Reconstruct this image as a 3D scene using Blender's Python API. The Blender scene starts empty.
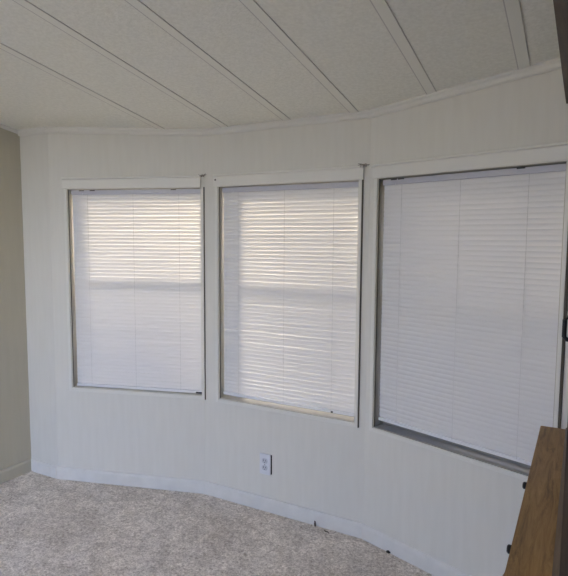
import bpy, bmesh, math, random
from math import sin, cos, pi, radians, atan2, hypot, sqrt
from mathutils import Vector, Matrix, noise
random.seed(7)
S = bpy.context.scene
COL = S.collection
SUN, SKY, EXPO = 22, .33, 1.97

# ------------------------------------------------------------------ helpers
def srgb(r, g, b):
    f = lambda c: (c / 12.92) if c <= .04045 else ((c + .055) / 1.055) ** 2.4
    return (f(r / 255), f(g / 255), f(b / 255), 1)

class MB:
    def __init__(self): self.bm = bmesh.new()
    def box(self, x0, x1, y0, y1, z0, z1, bev=0.0, seg=2):
        t = bmesh.new()
        vs = [t.verts.new((x, y, z)) for x in (x0, x1) for y in (y0, y1) for z in (z0, z1)]
        for f in ((0, 1, 3, 2), (4, 6, 7, 5), (0, 4, 5, 1), (2, 3, 7, 6), (0, 2, 6, 4), (1, 5, 7, 3)):
            t.faces.new([vs[i] for i in f])
        if bev > 0:
            bmesh.ops.bevel(t, geom=t.edges[:], offset=bev, segments=seg, affect='EDGES', profile=.5)
        self._merge(t); return self
    def _merge(self, t):
        bmesh.ops.recalc_face_normals(t, faces=t.faces[:])
        m = bpy.data.meshes.new('tmp'); t.to_mesh(m); t.free()
        self.bm.from_mesh(m); bpy.data.meshes.remove(m)
    def prism(self, poly, axis, a0, a1, bev=0.0):
        """closed polygon (2D) swept along axis 0/1/2"""
        t = bmesh.new()
        def mk(p, a):
            q = list(p); q.insert(axis, a); return t.verts.new(q)
        A = [mk(p, a0) for p in poly]; B = [mk(p, a1) for p in poly]
        n = len(poly)
        t.faces.new(A); t.faces.new(B[::-1])
        for i in range(n): t.faces.new((A[i], A[(i + 1) % n], B[(i + 1) % n], B[i]))
        if bev > 0:
            bmesh.ops.bevel(t, geom=t.edges[:], offset=bev, segments=2, affect='EDGES', profile=.5)
        self._merge(t); return self
    def hexa(self, c):
        """eight corners: index = 4*x + 2*y + z"""
        t = bmesh.new(); vs = [t.verts.new(p) for p in c]
        for f in ((0, 1, 3, 2), (4, 6, 7, 5), (0, 4, 5, 1), (2, 3, 7, 6), (0, 2, 6, 4), (1, 5, 7, 3)):
            t.faces.new([vs[i] for i in f])
        self._merge(t); return self
    def tube(self, pts, r, n=10, caps=True):
        t = bmesh.new(); rings = []
        for i, p in enumerate(pts):
            p = Vector(p)
            d = (Vector(pts[min(i + 1, len(pts) - 1)]) - Vector(pts[max(i - 1, 0)])).normalized()
            a = Vector((0, 0, 1)) if abs(d.z) < .9 else Vector((1, 0, 0))
            u = d.cross(a).normalized(); v = d.cross(u)
            rr = r[i] if isinstance(r, (list, tuple)) else r
            rings.append([t.verts.new(p + u * rr * cos(2 * pi * k / n) + v * rr * sin(2 * pi * k / n)) for k in range(n)])
        for a, b in zip(rings, rings[1:]):
            for k in range(n): t.faces.new((a[k], a[(k + 1) % n], b[(k + 1) % n], b[k]))
        if caps:
            t.faces.new(rings[0][::-1]); t.faces.new(rings[-1])
        self._merge(t); return self
    def build(self, name, mat, parent=None, smooth=False, loc=None, rz=0):
        m = bpy.data.meshes.new(name)
        bmesh.ops.recalc_face_normals(self.bm, faces=self.bm.faces[:]) if False else None
        self.bm.to_mesh(m); self.bm.free()
        m.materials.append(mat)
        if smooth:
            for p in m.polygons: p.use_smooth = True
            try: m.set_sharp_from_angle(angle=radians(40))
            except Exception: pass
        o = bpy.data.objects.new(name, m); COL.objects.link(o)
        if parent: o.parent = parent
        if loc is not None: o.location = loc
        if rz: o.rotation_euler = (0, 0, rz)
        return o

def empty(name, loc, rz=0):
    o = bpy.data.objects.new(name, None); COL.objects.link(o)
    o.location = loc; o.rotation_euler = (0, 0, rz); o.empty_display_size = .1
    return o
def tag(o, label, cat, group=None):
    o['label'] = label; o['category'] = cat
    if group: o['group'] = group
    return o
def struct(o):
    o['kind'] = 'structure'; return o

# ------------------------------------------------------------------ materials
def mat(name, col, rough=.6, spec=.3, metal=0):
    m = bpy.data.materials.new(name); m.use_nodes = True
    b = m.node_tree.nodes['Principled BSDF']
    b.inputs['Base Color'].default_value = col if len(col) == 4 else (*col, 1)
    b.inputs['Roughness'].default_value = rough
    b.inputs['Specular IOR Level'].default_value = spec
    b.inputs['Metallic'].default_value = metal
    return m
def N(m, t, **kw):
    n = m.node_tree.nodes.new(t)
    for k, v in kw.items():
        if k in n.inputs: n.inputs[k].default_value = v
        else: setattr(n, k, v)
    return n
def L(m, a, b): m.node_tree.links.new(a, b)
def BS(m): return m.node_tree.nodes['Principled BSDF']
def noisy(m, c1, c2, scale, detail=4, lo=.35, hi=.65, vscale=(1, 1, 1), bump=0, bscale=None, bdist=.002):
    tc = N(m, 'ShaderNodeTexCoord'); mp = N(m, 'ShaderNodeMapping'); mp.inputs['Scale'].default_value = vscale
    L(m, tc.outputs['Object'], mp.inputs['Vector'])
    n = N(m, 'ShaderNodeTexNoise', Scale=scale, Detail=detail); L(m, mp.outputs[0], n.inputs['Vector'])
    r = N(m, 'ShaderNodeValToRGB'); r.color_ramp.elements[0].position = lo; r.color_ramp.elements[1].position = hi
    r.color_ramp.elements[0].color = c1; r.color_ramp.elements[1].color = c2
    L(m, n.outputs['Fac'], r.inputs['Fac']); L(m, r.outputs[0], BS(m).inputs['Base Color'])
    if bump:
        n2 = N(m, 'ShaderNodeTexNoise', Scale=bscale or scale, Detail=3); L(m, mp.outputs[0], n2.inputs['Vector'])
        b = N(m, 'ShaderNodeBump', Strength=bump, Distance=bdist); L(m, n2.outputs['Fac'], b.inputs['Height'])
        L(m, b.outputs[0], BS(m).inputs['Normal'])
    return m

WALLC = (.66, .645, .61)
M_wall = noisy(mat('wall_vinyl', WALLC, .55, .25), (.652, .635, .582, 1), (.672, .656, .604, 1), 7, 5, vscale=(5, 5, .6),
               bump=.12, bscale=60, bdist=.001)
M_ceil = noisy(mat('ceiling_stipple', (.6, .58, .54), .8, .15), (.80, .785, .69, 1), (.87, .855, .76, 1), 70, 5,
               bump=.55, bscale=130, bdist=.003)
M_wall_left = noisy(mat('wall_vinyl_shaded', WALLC, .55, .25), (.50, .468, .372, 1), (.52, .485, .39, 1), 7, 5, vscale=(5, 5, .6), bump=.12, bscale=60, bdist=.001)  # left wall's weaker, warmer light put into a darker, yellower colour
M_batten = mat('ceiling_batten_paint', (.83, .815, .72), .6, .2)
M_groove = mat('ceiling_batten_gap', (.60, .575, .52), .8, .1)
M_head = mat('header_paint', (.67, .655, .62), .45, .3)
M_trim = mat('white_trim_paint', (.70, .685, .635), .42, .35)
M_base = noisy(mat('baseboard_paint', (.7, .69, .67), .45, .35), (.65, .638, .605, 1), (.695, .683, .65, 1), 14, 3)
M_jamb = mat('jamb_vinyl_shaded', (.42, .39, .32), .5, .3)  # shade of the right window's recess put into the colour
M_jamb_lit = mat('jamb_vinyl_lit', (.60, .57, .50), .5, .3)  # lit copy: daylight leaking past the blind put into the colour
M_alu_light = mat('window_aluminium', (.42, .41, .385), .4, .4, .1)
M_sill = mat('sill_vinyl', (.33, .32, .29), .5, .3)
M_strip_shadow = mat('weatherstrip_and_shadow_gap', (.10, .085, .065), .7, .2)  # left jamb seal, also the painted shadow line beside the casing
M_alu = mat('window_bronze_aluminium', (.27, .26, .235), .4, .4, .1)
M_rail = mat('blind_rail_enamel', (.74, .74, .76), .35, .45)
M_head_rail = mat('blind_headrail_shaded', (.50, .50, .55), .4, .4)  # white rail greyed: shade under the header put into its colour
M_cord = mat('ladder_cord', (.58, .57, .56), .8, .1)
M_black = mat('black_iron', (.008, .008, .008), .4, .4)
M_dark = mat('dark_bracket', (.05, .05, .055), .5, .3)
M_plate = mat('outlet_plastic', (.68, .69, .72), .35, .4)
M_sock = mat('outlet_face', (.5, .51, .55), .4, .4)
M_slot = mat('outlet_slot', (.02, .02, .02), .7, .1)
M_dirt = mat('dark_dirt', (.10, .082, .07), .9, .05)
M_ext = noisy(mat('exterior_gravel', (.5, .45, .38), .9, .1), (.075, .066, .05, 1), (.12, .105, .08, 1), 4, 6)
M_eave = mat('exterior_soffit', (.62, .5, .38), .7, .1)

# blind slats: thin enamelled plastic that lets some daylight through
M_slat = mat('blind_slat', (.72, .71, .70), .45, .3)
tr = N(M_slat, 'ShaderNodeBsdfTranslucent'); tr.inputs['Color'].default_value = (.84, .78, .70, 1)
mx = N(M_slat, 'ShaderNodeMixShader', Fac=.018)
out = M_slat.node_tree.nodes['Material Output']
L(M_slat, BS(M_slat).outputs[0], mx.inputs[1]); L(M_slat, tr.outputs[0], mx.inputs[2]); L(M_slat, mx.outputs[0], out.inputs['Surface'])

def glassy(name, tcol, gloss):
    m = bpy.data.materials.new(name); m.use_nodes = True; nt = m.node_tree; nt.nodes.clear()
    o = nt.nodes.new('ShaderNodeOutputMaterial'); t = nt.nodes.new('ShaderNodeBsdfTransparent'); t.inputs[0].default_value = tcol
    g = nt.nodes.new('ShaderNodeBsdfGlossy'); g.inputs['Roughness'].default_value = .02
    k = nt.nodes.new('ShaderNodeMixShader')
    fr = nt.nodes.new('ShaderNodeLayerWeight'); fr.inputs['Blend'].default_value = .5
    pw = nt.nodes.new('ShaderNodeMath'); pw.operation = 'POWER'; pw.inputs[1].default_value = 4
    mu = nt.nodes.new('ShaderNodeMath'); mu.operation = 'MULTIPLY_ADD'; mu.inputs[1].default_value = .8 * gloss; mu.inputs[2].default_value = .035 * gloss
    nt.links.new(fr.outputs['Facing'], pw.inputs[0]); nt.links.new(pw.outputs[0], mu.inputs[0]); nt.links.new(mu.outputs[0], k.inputs[0])
    nt.links.new(t.outputs[0], k.inputs[1]); nt.links.new(g.outputs[0], k.inputs[2]); nt.links.new(k.outputs[0], o.inputs[0])
    return m
M_glass = glassy('window_glass', (.93, .95, .95, 1), 1)
M_screen = glassy('insect_mesh', (.80, .81, .83, 1), 0)

# carpet
M_carpet = mat('beige_carpet', (.5, .43, .37), .95, .05)
def carpet():
    m = M_carpet
    tc = N(m, 'ShaderNodeTexCoord')
    n1 = N(m, 'ShaderNodeTexNoise', Scale=105, Detail=5, Roughness=.8); L(m, tc.outputs['Object'], n1.inputs['Vector'])
    n2 = N(m, 'ShaderNodeTexNoise', Scale=5.5, Detail=7, Roughness=.7, Distortion=1.2); L(m, tc.outputs['Object'], n2.inputs['Vector'])
    n3 = N(m, 'ShaderNodeTexNoise', Scale=55, Detail=6, Roughness=.7); L(m, tc.outputs['Object'], n3.inputs['Vector'])
    r1 = N(m, 'ShaderNodeValToRGB'); e = r1.color_ramp.elements
    e[0].position = .36; e[0].color = (.52, .455, .385, 1); e[1].position = .62; e[1].color = (1.0, .935, .845, 1)
    L(m, n1.outputs['Fac'], r1.inputs['Fac'])
    r2 = N(m, 'ShaderNodeValToRGB'); e = r2.color_ramp.elements
    e[0].position = .36; e[0].color = (.78, .765, .75, 1); e[1].position = .64; e[1].color = (1.06, 1.06, 1.06, 1)
    L(m, n2.outputs['Fac'], r2.inputs['Fac'])
    r3 = N(m, 'ShaderNodeValToRGB'); e = r3.color_ramp.elements
    e[0].position = .34; e[0].color = (.72, .69, .66, 1); e[1].position = .56; e[1].color = (1.05, 1.05, 1.05, 1)
    L(m, n3.outputs['Fac'], r3.inputs['Fac'])
    a = N(m, 'ShaderNodeMix', data_type='RGBA', blend_type='MULTIPLY'); a.inputs[0].default_value = 1
    L(m, r1.outputs[0], a.inputs[6]); L(m, r2.outputs[0], a.inputs[7])
    b = N(m, 'ShaderNodeMix', data_type='RGBA', blend_type='MULTIPLY'); b.inputs[0].default_value = 1
    L(m, a.outputs[2], b.inputs[6]); L(m, r3.outputs[0], b.inputs[7]); L(m, b.outputs[2], BS(m).inputs['Base Color'])
    ad = N(m, 'ShaderNodeMath', operation='ADD'); L(m, n1.outputs['Fac'], ad.inputs[0]); L(m, n3.outputs['Fac'], ad.inputs[1])
    bp = N(m, 'ShaderNodeBump', Strength=.6, Distance=.005); L(m, ad.outputs[0], bp.inputs['Height']); L(m, bp.outputs[0], BS(m).inputs['Normal'])
carpet()

def wood(name, c1, c2, c3, rough=.45, along=1):
    m = mat(name, c2, rough, .35)
    tc = N(m, 'ShaderNodeTexCoord'); mp = N(m, 'ShaderNodeMapping')
    sc = [16, 16, 16]; sc[along] = 1.3; mp.inputs['Scale'].default_value = sc
    L(m, tc.outputs['Object'], mp.inputs['Vector'])
    n = N(m, 'ShaderNodeTexNoise', Scale=3.4, Detail=8, Roughness=.75, Distortion=.7); L(m, mp.outputs[0], n.inputs['Vector'])
    r = N(m, 'ShaderNodeValToRGB'); e = r.color_ramp.elements
    e[0].position = .3; e[0].color = (*c1, 1); e[1].position = .72; e[1].color = (*c3, 1)
    x = e.new(.5); x.color = (*c2, 1)
    L(m, n.outputs['Fac'], r.inputs['Fac']); L(m, r.outputs[0], BS(m).inputs['Base Color'])
    b = N(m, 'ShaderNodeBump', Strength=.25, Distance=.001); L(m, n.outputs['Fac'], b.inputs['Height']); L(m, b.outputs[0], BS(m).inputs['Normal'])
    return m
M_wood = wood('rustic_brown_wood', (.11, .055, .017), (.30, .166, .055), (.45, .275, .105))
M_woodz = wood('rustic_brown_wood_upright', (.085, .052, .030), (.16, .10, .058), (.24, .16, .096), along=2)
M_woodd = wood('dark_stained_wood', (.022, .016, .011), (.042, .031, .021), (.07, .052, .036))
M_woodm = wood('brown_stained_moulding', (.045, .026, .012), (.09, .055, .026), (.14, .088, .045))
M_wooddz = wood('dark_stained_wood_upright', (.022, .016, .011), (.042, .031, .021), (.07, .052, .036), along=2)

# ------------------------------------------------------------------ room geometry (metres, y towards the bay)
XL, XR, YB = -3.0716, .268, -1.3
A = (-2.8185, 2.2545); B = (-1.8963, 2.5378); C = (-.9073, 2.5291)
D = (.0152, 2.2212)
A0 = (XL, 2.2545); E0 = (XR, 2.2212)
def ceil(y): return 2.1866 - .168 * (y - 2.0)
ZB, ZT, ZH = .583, 1.785, 1.85           # opening bottom / top, top of header
TH = .13                                 # wall thickness
def frame(P, Q):
    a = atan2(Q[1] - P[1], Q[0] - P[0]); return a, hypot(Q[0] - P[0], Q[1] - P[1])
def wall(name, P, Q, hole=None, ext0=0, ext1=0, h=None):
    """wall slab with inner face on P-Q; local x along the wall, local y outwards"""
    a, ln = frame(P, Q)
    def top(s, d):
        y = P[1] + s * sin(a) + d * cos(a)
        return (h if h else ceil(y)) + .01
    mb = MB()
    def slab(s0, s1, z0, z1):
        c = []
        for s in (s0, s1):
            for d in (0, TH):
                for z in (z0, z1):
                    c.append((s, d, top(s, d) if z is None else z))
        mb.hexa(c)
    s0, s1 = -ext0, ln + ext1
    if hole:
        l, r = hole
        slab(s0, l, -.05, None); slab(r, s1, -.05, None); slab(l, r, -.05, ZB); slab(l, r, ZT, None)
    else: slab(s0, s1, -.05, None)
    return struct(mb.build(name, M_wall, loc=(P[0], P[1], 0), rz=a))

W1 = (.118, .953); W2 = (.106, .936); W3 = (.050, .890)
wall('wall_bay_left', A, B, W1, 0, .04)
wall('wall_bay_center', B, C, W2, 0, .04)
wall('wall_bay_right', C, D, W3)
wall('wall_front_left', (XL - .13, A0[1]), A)
wall('wall_front_right', D, (XR + .13, E0[1]))
# side walls follow the vault
def side_wall(name, x0, x1, y1):
    mb = MB(); c = []
    for x in (x0, x1):
        for y in (YB - .13, y1):
            c += [(x, y, -.05), (x, y, ceil(y) + .01)]
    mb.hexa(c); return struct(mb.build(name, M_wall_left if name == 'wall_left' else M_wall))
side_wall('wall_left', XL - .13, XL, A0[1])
side_wall('wall_right', XR, XR + .13, E0[1])
# back wall with a glazed patio door
PD = (-2.95, -.95, 2.62)
mb = MB(); hb = ceil(YB)
mb.box(XL, PD[0], YB - .13, YB, -.05, hb); mb.box(PD[1], XR, YB - .13, YB, -.05, hb); mb.box(PD[0], PD[1], YB - .13, YB, PD[2], hb)
struct(mb.build('wall_back', M_wall))
mb = MB(); px0, px1, pz = PD
for x0, x1 in ((px0, px0 + .06), (px1 - .06, px1), ((px0 + px1) / 2 - .03, (px0 + px1) / 2 + .03)):
    mb.box(x0, x1, YB - .10, YB - .04, .02, pz)
mb.box(px0, px1, YB - .10, YB - .04, pz - .06, pz); mb.box(px0, px1, YB - .10, YB - .04, -.03, .05)
pd = struct(mb.build('door_1', M_trim))
for k in range(2):
    xa = px0 + .06 if k == 0 else (px0 + px1) / 2 + .03; xb = (px0 + px1) / 2 - .03 if k == 0 else px1 - .06
    MB().box(xa, xb, YB - .075, YB - .065, .05, pz - .06).build('pane', M_glass, pd)
# floor: carpet, fine lumpy grid where it shows
def make_floor():
    bm = bmesh.new()
    xs = [XL + i * (XR - XL) / 250 for i in range(251)]
    ys = [YB + i * .2 for i in range(9)]
    y = ys[-1]
    while y < 2.56: y += .0125; ys.append(y)
    rows = []
    for y in ys:
        row = []
        for x in xs:
            q = Vector((x, y, 0))
            z = -.006 + .005 * noise.noise(q * 7) + .005 * noise.noise(q * 26) + .002 * noise.noise(q * 60)
            row.append(bm.verts.new((x, y, min(z, .001))))
        rows.append(row)
    for a, b in zip(rows, rows[1:]):
        for i in range(len(a) - 1): bm.faces.new((a[i], a[i + 1], b[i + 1], b[i]))
    m = bpy.data.meshes.new('floor'); bm.to_mesh(m); bm.free(); m.materials.append(M_carpet)
    for p in m.polygons: p.use_smooth = True
    o = bpy.data.objects.new('floor', m); COL.objects.link(o); return struct(o)
make_floor()
struct(MB().box(XL - .1, XR + .1, YB - .1, 2.6, -.12, -.03).build('floor_slab', M_dirt))

# ceiling: sloping slab with an unseen roof opening added to brighten the floor
SX0, SX1, SY0, SY1, SD = -2.35, -.8, -1.0, 0.45, .72
mb = MB()
def cslab(mb, xa, xb, ya, yb, za=0, zb=.12):
    mb.hexa([(x, y, ceil(y) + z) for x in (xa, xb) for y in (ya, yb) for z in (za, zb)])
cslab(mb, XL - .4, XR + .4, YB - .4, SY0); cslab(mb, XL - .4, XR + .4, SY1, 2.72)
cslab(mb, XL - .4, SX0, SY0, SY1); cslab(mb, SX1, XR + .4, SY0, SY1)
struct(mb.build('ceiling', M_ceil))
mb = MB()
cslab(mb, SX0 - .03, SX0, SY0 - .03, SY1 + .03, .12, SD); cslab(mb, SX1, SX1 + .03, SY0 - .03, SY1 + .03, .12, SD)
cslab(mb, SX0, SX1, SY0 - .03, SY0, .12, SD); cslab(mb, SX0, SX1, SY1, SY1 + .03, .12, SD)
rw = struct(mb.build('window_4', M_trim))
mb = MB(); cslab(mb, SX0, SX1, SY0, SY1, SD - .03, SD - .02); mb.build('pane', M_glass, rw)
# roof overhang outside the bay
mb = MB(); c = []
for x in (XL - .5, XR + .5):
    for y in (2.72, 3.0):
        c += [(x, y, ceil(y) - .02), (x, y, ceil(y) + .14)]
struct(mb.hexa(c).build('trim_eave', M_eave))
# ceiling battens
def bay_y(x):
    for P, Q in ((A0, A), (A, B), (B, C), (C, D), (D, E0)):
        if P[0] <= x <= Q[0]: return P[1] + (Q[1] - P[1]) * (x - P[0]) / (Q[0] - P[0])
    return A0[1]
for i, x in enumerate((-2.117, -1.7315, -1.3500, -.985, -.5945, -.2235)):
    mb = MB(); y1 = bay_y(x) - .004; ys_ = .46 if -2.40 < x < -.75 else YB + .002
    w = .021
    c = []
    for xx in (x - w, x + w):
        for y in (ys_, y1): c += [(xx, y, ceil(y) - .003), (xx, y, ceil(y) + .005)]
    mb.hexa(c)
    o = struct(mb.build('trim_%d' % (20 + i), M_batten))
    for sgn in (-1, 1):
        g = MB(); c = []
        e = (.0019 if sgn < 0 else .0014)
        for xx in (x + sgn * w - e, x + sgn * w + e):
            for y in (ys_, y1): c += [(xx, y, ceil(y) - .0032), (xx, y, ceil(y) + .004)]
        g.hexa(c); g.build('seam', M_groove, o)

# baseboards and crown mouldings along the walls
def run(name, P, Q, prof, m, zf=None, e0=0, e1=0):
    """prof: (depth into the room, height) ; swept along the wall, heights relative to zf(y) when given"""
    a, ln = frame(P, Q); t = bmesh.new(); rings = []
    for s in (-e0, ln + e1):
        ring = []
        for d, z in prof:
            y = P[1] + s * sin(a)
            ring.append(t.verts.new((s, -d, z + (zf(y) if zf else 0))))
        rings.append(ring)
    n = len(prof); t.faces.new(rings[0]); t.faces.new(rings[1][::-1])
    for i in range(n): t.faces.new((rings[0][i], rings[0][(i + 1) % n], rings[1][(i + 1) % n], rings[1][i]))
    mb = MB(); mb._merge(t)
    return struct(mb.build(name, m, loc=(P[0], P[1], 0), rz=a))
bp = [(0, -.004), (.013, -.004), (.013, .058), (.011, .066), (.006, .072), (0, .074)]
for nm, P, Q, e1 in (('baseboard_front_left', A0, A, 0), ('baseboard_bay_left', A, B, 0), ('baseboard_bay_center', B, C, 0),
                 ('baseboard_bay_right', C, D, 0), ('baseboard_front_right', D, E0, 0)):
    run(nm, P, Q, bp, M_base)
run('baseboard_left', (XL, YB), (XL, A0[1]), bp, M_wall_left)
run('baseboard_right', (XR, E0[1]), (XR, YB), bp, M_base)
cp = [(0, .005), (.022, .005), (.022, -.006), (.015, -.012), (.012, -.024), (.005, -.030), (0, -.030)]
for i, (P, Q) in enumerate(((A0, A), (A, B), (B, C), (C, D), (D, E0))):
    run('trim_%d' % (1 + i), P, Q, cp, M_trim, zf=ceil)
cps = [(0, .004), (.012, .004), (.012, -.012), (.006, -.02), (0, -.02)]
run('trim_6', (XL, YB), (XL, A0[1]), cps, M_trim, zf=ceil)
run('trim_7', (XR, E0[1]), (XR, YB), cps, M_trim, zf=ceil)
# thin cover strips at the bay's inner corners
def strip(name, P, a, w=.018):
    mb = MB().box(-w / 2, w / 2, -.004, .0, .07, ceil(P[1]) - .02, .001)
    return struct(mb.build(name, M_wall, loc=(P[0], P[1], 0), rz=a))

# ------------------------------------------------------------------ windows and blinds
def window(idx, P, Q, hole):
    a, ln = frame(P, Q); l, r = hole
    mj, ms, mf = (M_jamb, M_sill, M_alu) if idx == 3 else (M_jamb_lit, M_jamb_lit, M_alu_light)
    kw = dict(loc=(P[0], P[1], 0), rz=a)
    # window frame (aluminium, near the outer face) is the window itself
    mb = MB(); f = .045; y0, y1 = .070, .112
    mb.box(l, l + f, y0, y1, ZB, ZT); mb.box(r - f, r, y0, y1, ZB, ZT)
    mb.box(l + f, r - f, y0, y1, ZB, ZB + f); mb.box(l + f, r - f, y0, y1, ZT - f, ZT)
    w = struct(mb.build('window_%d' % idx, mf, **kw))
    zm = 1.24
    MB().box(l + f, r - f, y0 + .004, y1 - .004, zm - .018, zm + .018).build('meeting_rail', mf, w)
    MB().box(l + f, r - f, .094, .098, zm + .018, ZT - f).build('pane', M_glass, w)
    MB().box(l + f, r - f, .080, .084, ZB + f, zm - .018).build('pane', M_glass, w)
    MB().box(l + f, r - f, .106, .107, ZB + f, zm - .018).build('insect_screen', M_screen, w)
    # jamb liner: returns of the recess
    mb = MB(); t = .004
    mb.box(l, l + t, 0.0, .07, ZB, ZT); mb.box(r - t, r, 0.0, .07, ZB, ZT)
    mb.box(l + t, r - t, 0.0, .07, ZT - t, ZT)
    mb.build('jamb_liner', mj, w)
    MB().box(l + t, r - t, 0.0, .07, ZB, ZB + t).build('sill', ms, w)
    # thin casing round the opening
    mb = MB(); cw, ct = .020, .008
    mb.box(l - cw, l, -ct, 0, ZB - cw, ZT, .002); mb.box(r, r + cw * .8, -ct, 0, ZB - cw, ZT, .002)
    mb.box(l, r, -ct, 0, ZB - cw, ZB, .002)
    mb.build('casing', M_trim, w)
    # header board with a raised upper lip
    ex = .024
    hl, hr = l - ex, min(r + ex, ln - .012)
    prof = [(0, ZT - .002), (-.012, ZT - .002), (-.014, ZT + .003), (-.014, ZH - .014), (-.022, ZH - .009), (-.022, ZH - .002), (-.020, ZH), (0, ZH)]
    MB().prism(prof, 0, hl, hr).build('header_board', M_trim, w)
    if idx == 2: MB().tube([(hl + .014, -.0142, ZT + .035), (hl + .014, -.0165, ZT + .035)], .005, 12).build('nail_head', M_dark, w)
    # right: casing's edge shadow painted as a dark strip; left: brown seal
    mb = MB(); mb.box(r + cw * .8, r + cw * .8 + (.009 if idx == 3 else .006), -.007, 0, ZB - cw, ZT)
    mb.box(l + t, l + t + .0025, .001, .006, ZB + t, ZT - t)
    mb.build('weatherstrip_shadow_gap', M_strip_shadow, w)
    return w

def blind(idx, P, Q, hole, label, slot, clip, up=0):
    a, ln = frame(P, Q); l, r = hole
    root = empty('mini_blind', (P[0], P[1], 0), a)
    tag(root, label, 'blind', 'closed white mini blinds in the bay windows')
    x0, x1 = l + .014, r - .012
    yc = .032
    MB().box(x0 - .002, x1 + .002, yc - .013, yc + .013, ZT - .033, ZT - .007, .002).build('headrail', M_head_rail, root)
    # slats: curved strips, closed
    t = bmesh.new(); rnd = random.Random(idx)
    ztop, zbot = ZT - .044, ZB + .034 + up
    n = int(round((ztop - zbot) / .0212)); wd = .0229; tilt = radians(83.5)
    for i in range(n + 1):
        z = ztop + (zbot - ztop) * i / n + rnd.uniform(-.0004, .0004)
        tl = tilt + rnd.uniform(-.02, .02)
        sag = rnd.uniform(-.0006, .0006)
        NX = 6; rows = []
        for j in range(5):
            v = (j / 4 - .5) * wd; cr = .0020 * (1 - (2 * (j / 4 - .5)) ** 2)
            # upper edge towards the room
            dy = -v * cos(tl) - cr * sin(tl); dz = v * sin(tl) - cr * cos(tl)
            row = []
            for k in range(NX + 1):
                u = k / NX
                row.append(t.verts.new((x0 + (x1 - x0) * u, yc + dy, z + dz + sag * (1 - (2 * u - 1) ** 2))))
            rows.append(row)
        for p, q in zip(rows, rows[1:]):
            for k in range(NX): t.faces.new((p[k], p[k + 1], q[k + 1], q[k]))
    m = bpy.data.meshes.new('slats'); t.to_mesh(m); t.free(); m.materials.append(M_slat)
    for p in m.polygons: p.use_smooth = True
    o = bpy.data.objects.new('slats', m); COL.objects.link(o); o.parent = root
    MB().box(x0, x1, yc - .011, yc + .011, ZB + .0065 + up, ZB + .0228 + up, .003).build('bottom_rail', M_rail, root)
    for fr in (.13, .49, .84):
        x = x0 + (x1 - x0) * fr
        mb = MB()
        for dy in (-.0135, .0135): mb.tube([(x, yc + dy, ZT - .034), (x, yc + dy, ZB + .018 + up)], .0008, 6)
        mb.build('ladder_cord', M_cord, root)
    for xb in slot:                         # little dark slots / catches on the headrail
        MB().box(xb - .016, xb + .016, yc - .0155, yc - .0125, ZT - .0125, ZT - .0075).build('bracket', M_dark, root)
    if clip:
        xb, w_ = clip
        MB().box(xb - w_, xb + w_, yc - .014, yc - .0105, ZB + .008 + up, ZB + .0165 + up, .0008).build('rail_end_clip', M_dark, root)
    # tilt wand hook
    MB().tube([(x0 + .075, yc - .013, ZT - .028), (x0 + .075, yc - .019, ZT - .030), (x0 + .075, yc - .020, ZT - .042)], .0016, 8).build('tilt_hook', M_rail, root)
    return root

window(1, A, B, W1); window(2, B, C, W2); window(3, C, D, W3)
blind(1, A, B, W1, 'closed white mini blind in the left bay window, the brightest one', (.20, .27, .78), (.925, .02))
blind(2, B, C, W2, 'closed white mini blind in the middle bay window, above the outlet', (), (.80, .006), .016)
blind(3, C, D, W3, 'closed white mini blind in the right bay window, beside the wooden hutch', (.125, .165, .715), None, .028)

# ------------------------------------------------------------------ outlet
a2, l2 = frame(B, C)
out = empty('wall_outlet', (B[0] + .422 * cos(a2), B[1] + .422 * sin(a2), .265), a2)
tag(out, 'white electrical outlet with two sockets on the wall under the middle window', 'outlet')
MB().box(-.034, .0345, -.006, -.0, -.054, .054).build('box_opening', M_slot, out)
MB().box(-.037, .031, -.014, -.0062, -.058, .058, .0025).build('cover_plate', M_plate, out)
for zz in (.0195, -.0195):
    pts = [(.0165 * cos(t * pi / 12) if abs(.0165 * cos(t * pi / 12)) < .0165 else .0165, 0) for t in range(1)]
    poly = []
    for k in range(24):
        an = 2 * pi * k / 24
        poly.append((-.003 + .0172 * cos(an), max(-.0135, min(.0135, .0172 * sin(an))) + zz))
    s = MB().prism(poly, 1, -.0158, -.0142).build('socket', M_sock, out)
    for dx, hh in ((-.0065, .0045), (.0065, .0035)):
        MB().box(-.003 + dx - .0011, -.003 + dx + .0011, -.0164, -.0159, zz + .003 - hh, zz + .003 + hh).build('slot', M_slot, s)
    MB().tube([(-.003, -.0159, zz - .0075), (-.003, -.0164, zz - .0075)], .0022, 10).build('slot', M_slot, s)
MB().tube([(-.003, -.0141, 0), (-.003, -.0152, 0)], .003, 12).build('screw', M_alu, out)

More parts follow.
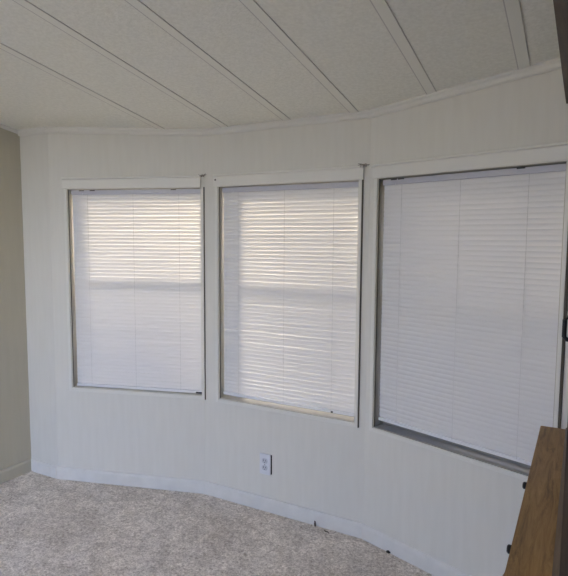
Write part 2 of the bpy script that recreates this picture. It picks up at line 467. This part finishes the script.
# ------------------------------------------------------------------ wooden hutch on the right
def hutch():
    y0, y1 = .70, 2.062          # body of the base
    xb = XR - .016               # back, clear of the baseboard
    h = empty('wooden_hutch', ((-.085 + xb) / 2, (y0 + y1) / 2, 0))
    tag(h, 'rustic brown wooden hutch with black pulls, standing against the right wall by the window', 'hutch')
    ox, oy = h.location.x, h.location.y
    def T(mb): bmesh.ops.translate(mb.bm, verts=mb.bm.verts[:], vec=(-ox, -oy, 0)); return mb
    # base carcass: sides, bottom, back, face frame posts
    mb = MB()
    mb.box(-.085, xb, y0, y0 + .03, .0, .818); mb.box(-.085, xb, y1 - .03, y1, .0, .818)
    mb.box(-.07, xb, y0 + .03, y1 - .03, .08, .10); mb.box(xb - .012, xb, y0 + .03, y1 - .03, .10, .818)
    mb.box(-.085, -.060, y0 + .03, y1 - .03, .0, .085)
    mb.box(-.085, -.060, y0 + .03, y1 - .03, .795, .818)
    mb.box(-.085, -.060, y0 + .03, y1 - .03, .625, .645)
    cs = [1.325, 1.705, .945]; sp = .40
    for yy in (1.515, 1.135): mb.box(-.085, -.060, yy - .02, yy + .02, .085, .795)
    mb.box(-.085, -.060, 1.89, y1 - .03, .085, .795)
    T(mb).build('carcass', M_woodz, h)
    # top: plank with a slightly projecting middle section
    f, b = -.101, xb
    poly = [(b, y0 - .018), (f - .009, y0 - .018), (f - .009, 1.075), (f - .006, 1.092), (f, 1.112), (f, y1 + .03), (b, y1 + .03)]
    T(MB().prism(poly, 2, .819, .85, .003)).build('top_board', M_wood, h)
    for cy in cs:
        d = T(MB().box(-.099, -.086, cy - .175, cy + .175, .655, .787, .003)).build('drawer_front', M_wood, h)
        kp = [(-.099, 0), (-.105, 0), (-.112, 0), (-.119, 0), (-.122, 0)]
        T(MB().tube([(x, cy, .795 - .012) for x, _ in kp], [.006, .006, .0105, .0105, .007], 14)).build('knob', M_black, d, True)
        mbd = MB().box(-.099, -.086, cy - .175, cy + .175, .10, .615, .003)
        mbd.box(-.105, -.099, cy - .175, cy - .120, .10, .615, .002); mbd.box(-.105, -.099, cy + .120, cy + .175, .10, .615, .002)
        mbd.box(-.105, -.099, cy - .120, cy + .120, .10, .16, .002); mbd.box(-.105, -.099, cy - .120, cy + .120, .555, .615, .002)
        d = T(mbd).build('cabinet_door', M_woodz, h)
        T(MB().tube([(-.105, cy + .148, .42), (-.113, cy + .148, .42), (-.120, cy + .148, .42), (-.123, cy + .148, .42)], [.006, .006, .0105, .007], 14)).build('knob', M_black, d, True)
    # upper cabinet
    u = -.006
    yu0, yu1 = y0 + .02, y1 + .012
    mb = MB()
    mb.box(u, xb, yu0, yu0 + .022, .851, 1.93); mb.box(u, xb, yu1 - .022, yu1, .851, 1.93)
    mb.box(xb - .010, xb, yu0 + .022, yu1 - .022, .851, 1.93)
    mb.box(u + .02, xb - .01, yu0 + .022, yu1 - .022, 1.91, 1.93)
    T(mb).build('upper_case', M_wooddz, h)
    for z in (.851, 1.20, 1.55): T(MB().box(u + .022, xb - .011, yu0 + .0225, yu1 - .0225, z, z + .02)).build('shelf', M_woodd, h)
    # moulded foot of the upper cabinet on the top board
    prof = [(u - .016, .8505), (u - .016, .858), (u - .011, .863), (u - .011, .869), (u - .006, .874), (u, .880), (u, .8505)]
    T(MB().prism([(p[0], p[1]) for p in prof], 1, yu0, yu1)).build('base_moulding', M_woodm, h)
    # glazed doors of the upper cabinet
    wdt = (yu1 - yu0 - .05) / 3
    for k in range(3):
        a = yu0 + .025 + k * wdt + .002; b_ = a + wdt - .004
        mb = MB(); q = .05
        mb.box(u, u + .018, a, a + q, .886, 1.90, .002); mb.box(u, u + .018, b_ - q, b_, .886, 1.90, .002)
        mb.box(u, u + .018, a + q, b_ - q, .886, .945, .002); mb.box(u, u + .018, a + q, b_ - q, 1.84, 1.90, .002)
        d = T(mb).build('glass_door', M_wooddz, h)
        T(MB().box(u + .008, u + .011, a + q - .004, b_ - q + .004, .94, 1.845)).build('door_pane', M_glass, d)
        yh = (b_ - .025) if k != 1 else (a + .345 if False else b_ - .025)
        zc = 1.335
        pts = [(u, yh, zc - .021), (u - .012, yh, zc - .021), (u - .017, yh, zc - .016), (u - .017, yh, zc + .016), (u - .012, yh, zc + .021), (u, yh, zc + .021)]
        T(MB().tube(pts, .0042, 10)).build('pull', M_black, d, True)
    # cornice
    prof = [(u, 1.925), (u - .018, 1.925), (u - .024, 1.935), (u - .036, 1.950), (u - .066, 1.952), (u - .066, 1.99), (xb, 1.99), (xb, 1.932), (u, 1.932)]
    T(MB().prism(prof, 1, yu0 - .02, yu1 + .02)).build('cornice', M_woodm, h)
hutch()

# ------------------------------------------------------------------ small bits at the skirting and in the corners
def blob(name, loc, size, label, cat, seed, m=M_dirt, rz=0):
    t = bmesh.new(); bmesh.ops.create_icosphere(t, subdivisions=2, radius=1)
    rr = random.Random(seed); off = Vector((rr.random() * 9, rr.random() * 9, 0))
    for v in t.verts:
        k = 1 + .55 * noise.noise(v.co * 1.6 + off)
        v.co = Vector((v.co.x * size[0] * k, v.co.y * size[1] * k, v.co.z * size[2] * k))
    mb = MB(); mb._merge(t)
    return tag(mb.build(name, m, loc=loc, rz=rz, smooth=True), label, cat)
blob('dirt_clump', (-1.164, 2.5085, .011), (.006, .004, .016), 'small dark dirt clump standing against the baseboard below the middle window', 'debris', 3)
mb = MB().tube([(-.022, .004, 0), (-.006, -.004, .003), (.008, .003, .002), (.02, -.002, .001)], [.0016, .0032, .0028, .0014], 7)
tag(mb.build('twig', M_dirt, loc=(-1.085, 2.478, .0035), rz=-.4, smooth=True), 'short dark twig lying on the beige carpet near the middle baseboard', 'debris')
blob('black_scrap', (-.750, 2.450, .007), (.010, .006, .007), 'tiny black scrap on the carpet by the right baseboard', 'debris', 9, M_black)

def cobweb(P, along, z, seed, label):
    rr = random.Random(seed); mb = MB()
    for k in range(16):
        a = Vector((P[0] + along * rr.uniform(-.030, .030), P[1] - .0215 - rr.random() * .004, z + rr.uniform(-.003, .011)))
        b = Vector((P[0] + along * rr.uniform(-.018, .018), P[1] - .0215 - rr.random() * .004, z + rr.uniform(-.010, .006)))
        mb.tube([a, (a + b) / 2 + Vector((0, -.001, -.003)), b], .0011, 5)
    return tag(mb.build('cobweb', M_cob), label, 'cobweb')
M_cob = mat('dusty_web', (.27, .245, .215), .95, .05)
cobweb((-1.885, 2.538), 1, 1.848, 4, 'dusty cobweb in the wall corner between the left and middle window headers')
cobweb((-.932, 2.532), 1, 1.849, 5, 'dusty cobweb in the wall corner between the middle and right window headers')

# ------------------------------------------------------------------ outside
struct(MB().box(-30, 30, -30, 30, -.9, -.8).build('ground_outside', M_ext))

# unseen blocker added to shade the lower blinds; gap lights the middle one
saz, sel = radians(50), radians(20)
sdir = Vector((-sin(saz) * cos(sel), cos(saz) * cos(sel), sin(sel)))
struct(MB().box(-9, -3.35, 3.85, 3.95, -.8, 1.98).box(-2.6, 2.5, 3.85, 3.95, -.8, 2.25).build('sun_blocker', M_ext))
sl = bpy.data.lights.new('sun', 'SUN'); sl.energy = SUN; sl.angle = radians(25); sl.color = (1, .85, .66)
so = bpy.data.objects.new('sun', sl); COL.objects.link(so); so.rotation_euler = sdir.to_track_quat('Z', 'Y').to_euler()

# ------------------------------------------------------------------ light: sky only, with portals at the openings
wd = bpy.data.worlds.new('sky'); S.world = wd; wd.use_nodes = True; nt = wd.node_tree
bg = nt.nodes['Background']; sky = nt.nodes.new('ShaderNodeTexSky')
sky.sky_type = 'NISHITA'; sky.sun_disc = False; sky.sun_elevation = sel; sky.sun_rotation = -saz
sky.air_density = 1.2; sky.dust_density = 1.3; sky.ozone_density = 1.2
tn = nt.nodes.new('ShaderNodeMix'); tn.data_type = 'RGBA'; tn.blend_type = 'MULTIPLY'; tn.inputs[0].default_value = 1
tn.inputs[7].default_value = (.93, .89, 1.24, 1)
nt.links.new(sky.outputs[0], tn.inputs[6]); nt.links.new(tn.outputs[2], bg.inputs['Color']); bg.inputs['Strength'].default_value = SKY
def portal(name, loc, rz, sx, sy, flip=False):
    ld = bpy.data.lights.new(name, 'AREA'); ld.shape = 'RECTANGLE'; ld.size = sx; ld.size_y = sy
    ld.cycles.is_portal = True
    o = bpy.data.objects.new(name, ld); COL.objects.link(o); o.location = loc
    # area lights shine along local -Z : turn it to face into the room
    o.rotation_euler = (radians(90) if not flip else radians(-90), 0, rz)
    return o
for i, (P, Q, hl) in enumerate(((A, B, W1), (B, C, W2), (C, D, W3))):
    a, ln = frame(P, Q); s = (hl[0] + hl[1]) / 2; d = .13
    portal('daylight_window', (P[0] + s * cos(a) - d * sin(a), P[1] + s * sin(a) + d * cos(a), (ZB + ZT) / 2), a, hl[1] - hl[0], ZT - ZB, True)
portal('daylight_door', ((px0 + px1) / 2, YB - .14, pz / 2), 0, px1 - px0, pz, False)

o = portal('daylight_roof', ((SX0 + SX1) / 2, (SY0 + SY1) / 2, ceil((SY0 + SY1) / 2) + SD + .01), 0, SX1 - SX0, SY1 - SY0)
o.rotation_euler = (-math.atan(.168), 0, 0)

# ------------------------------------------------------------------ camera
yaw, pit, rol = radians(28.4255), radians(5.1419), radians(.3512)
F = Vector((-sin(yaw) * cos(pit), cos(yaw) * cos(pit), -sin(pit)))
R = Vector((cos(yaw), sin(yaw), 0)); U = R.cross(F)
R2 = R * cos(rol) + U * sin(rol); U2 = -R * sin(rol) + U * cos(rol)
cd = bpy.data.cameras.new('camera'); co = bpy.data.objects.new('camera', cd); COL.objects.link(co)
mw = Matrix((R2, U2, -F)).transposed().to_4x4(); mw.translation = Vector((0, 0, 1.5)); co.matrix_world = mw
cd.sensor_fit = 'HORIZONTAL'; cd.sensor_width = 36; cd.lens = 550 / 568 * 36; cd.clip_start = .02
S.camera = co
S.view_settings.view_transform = 'Standard'; S.view_settings.look = 'None'
S.view_settings.exposure = EXPO; S.view_settings.gamma = 1; S.view_settings.use_curve_mapping = False
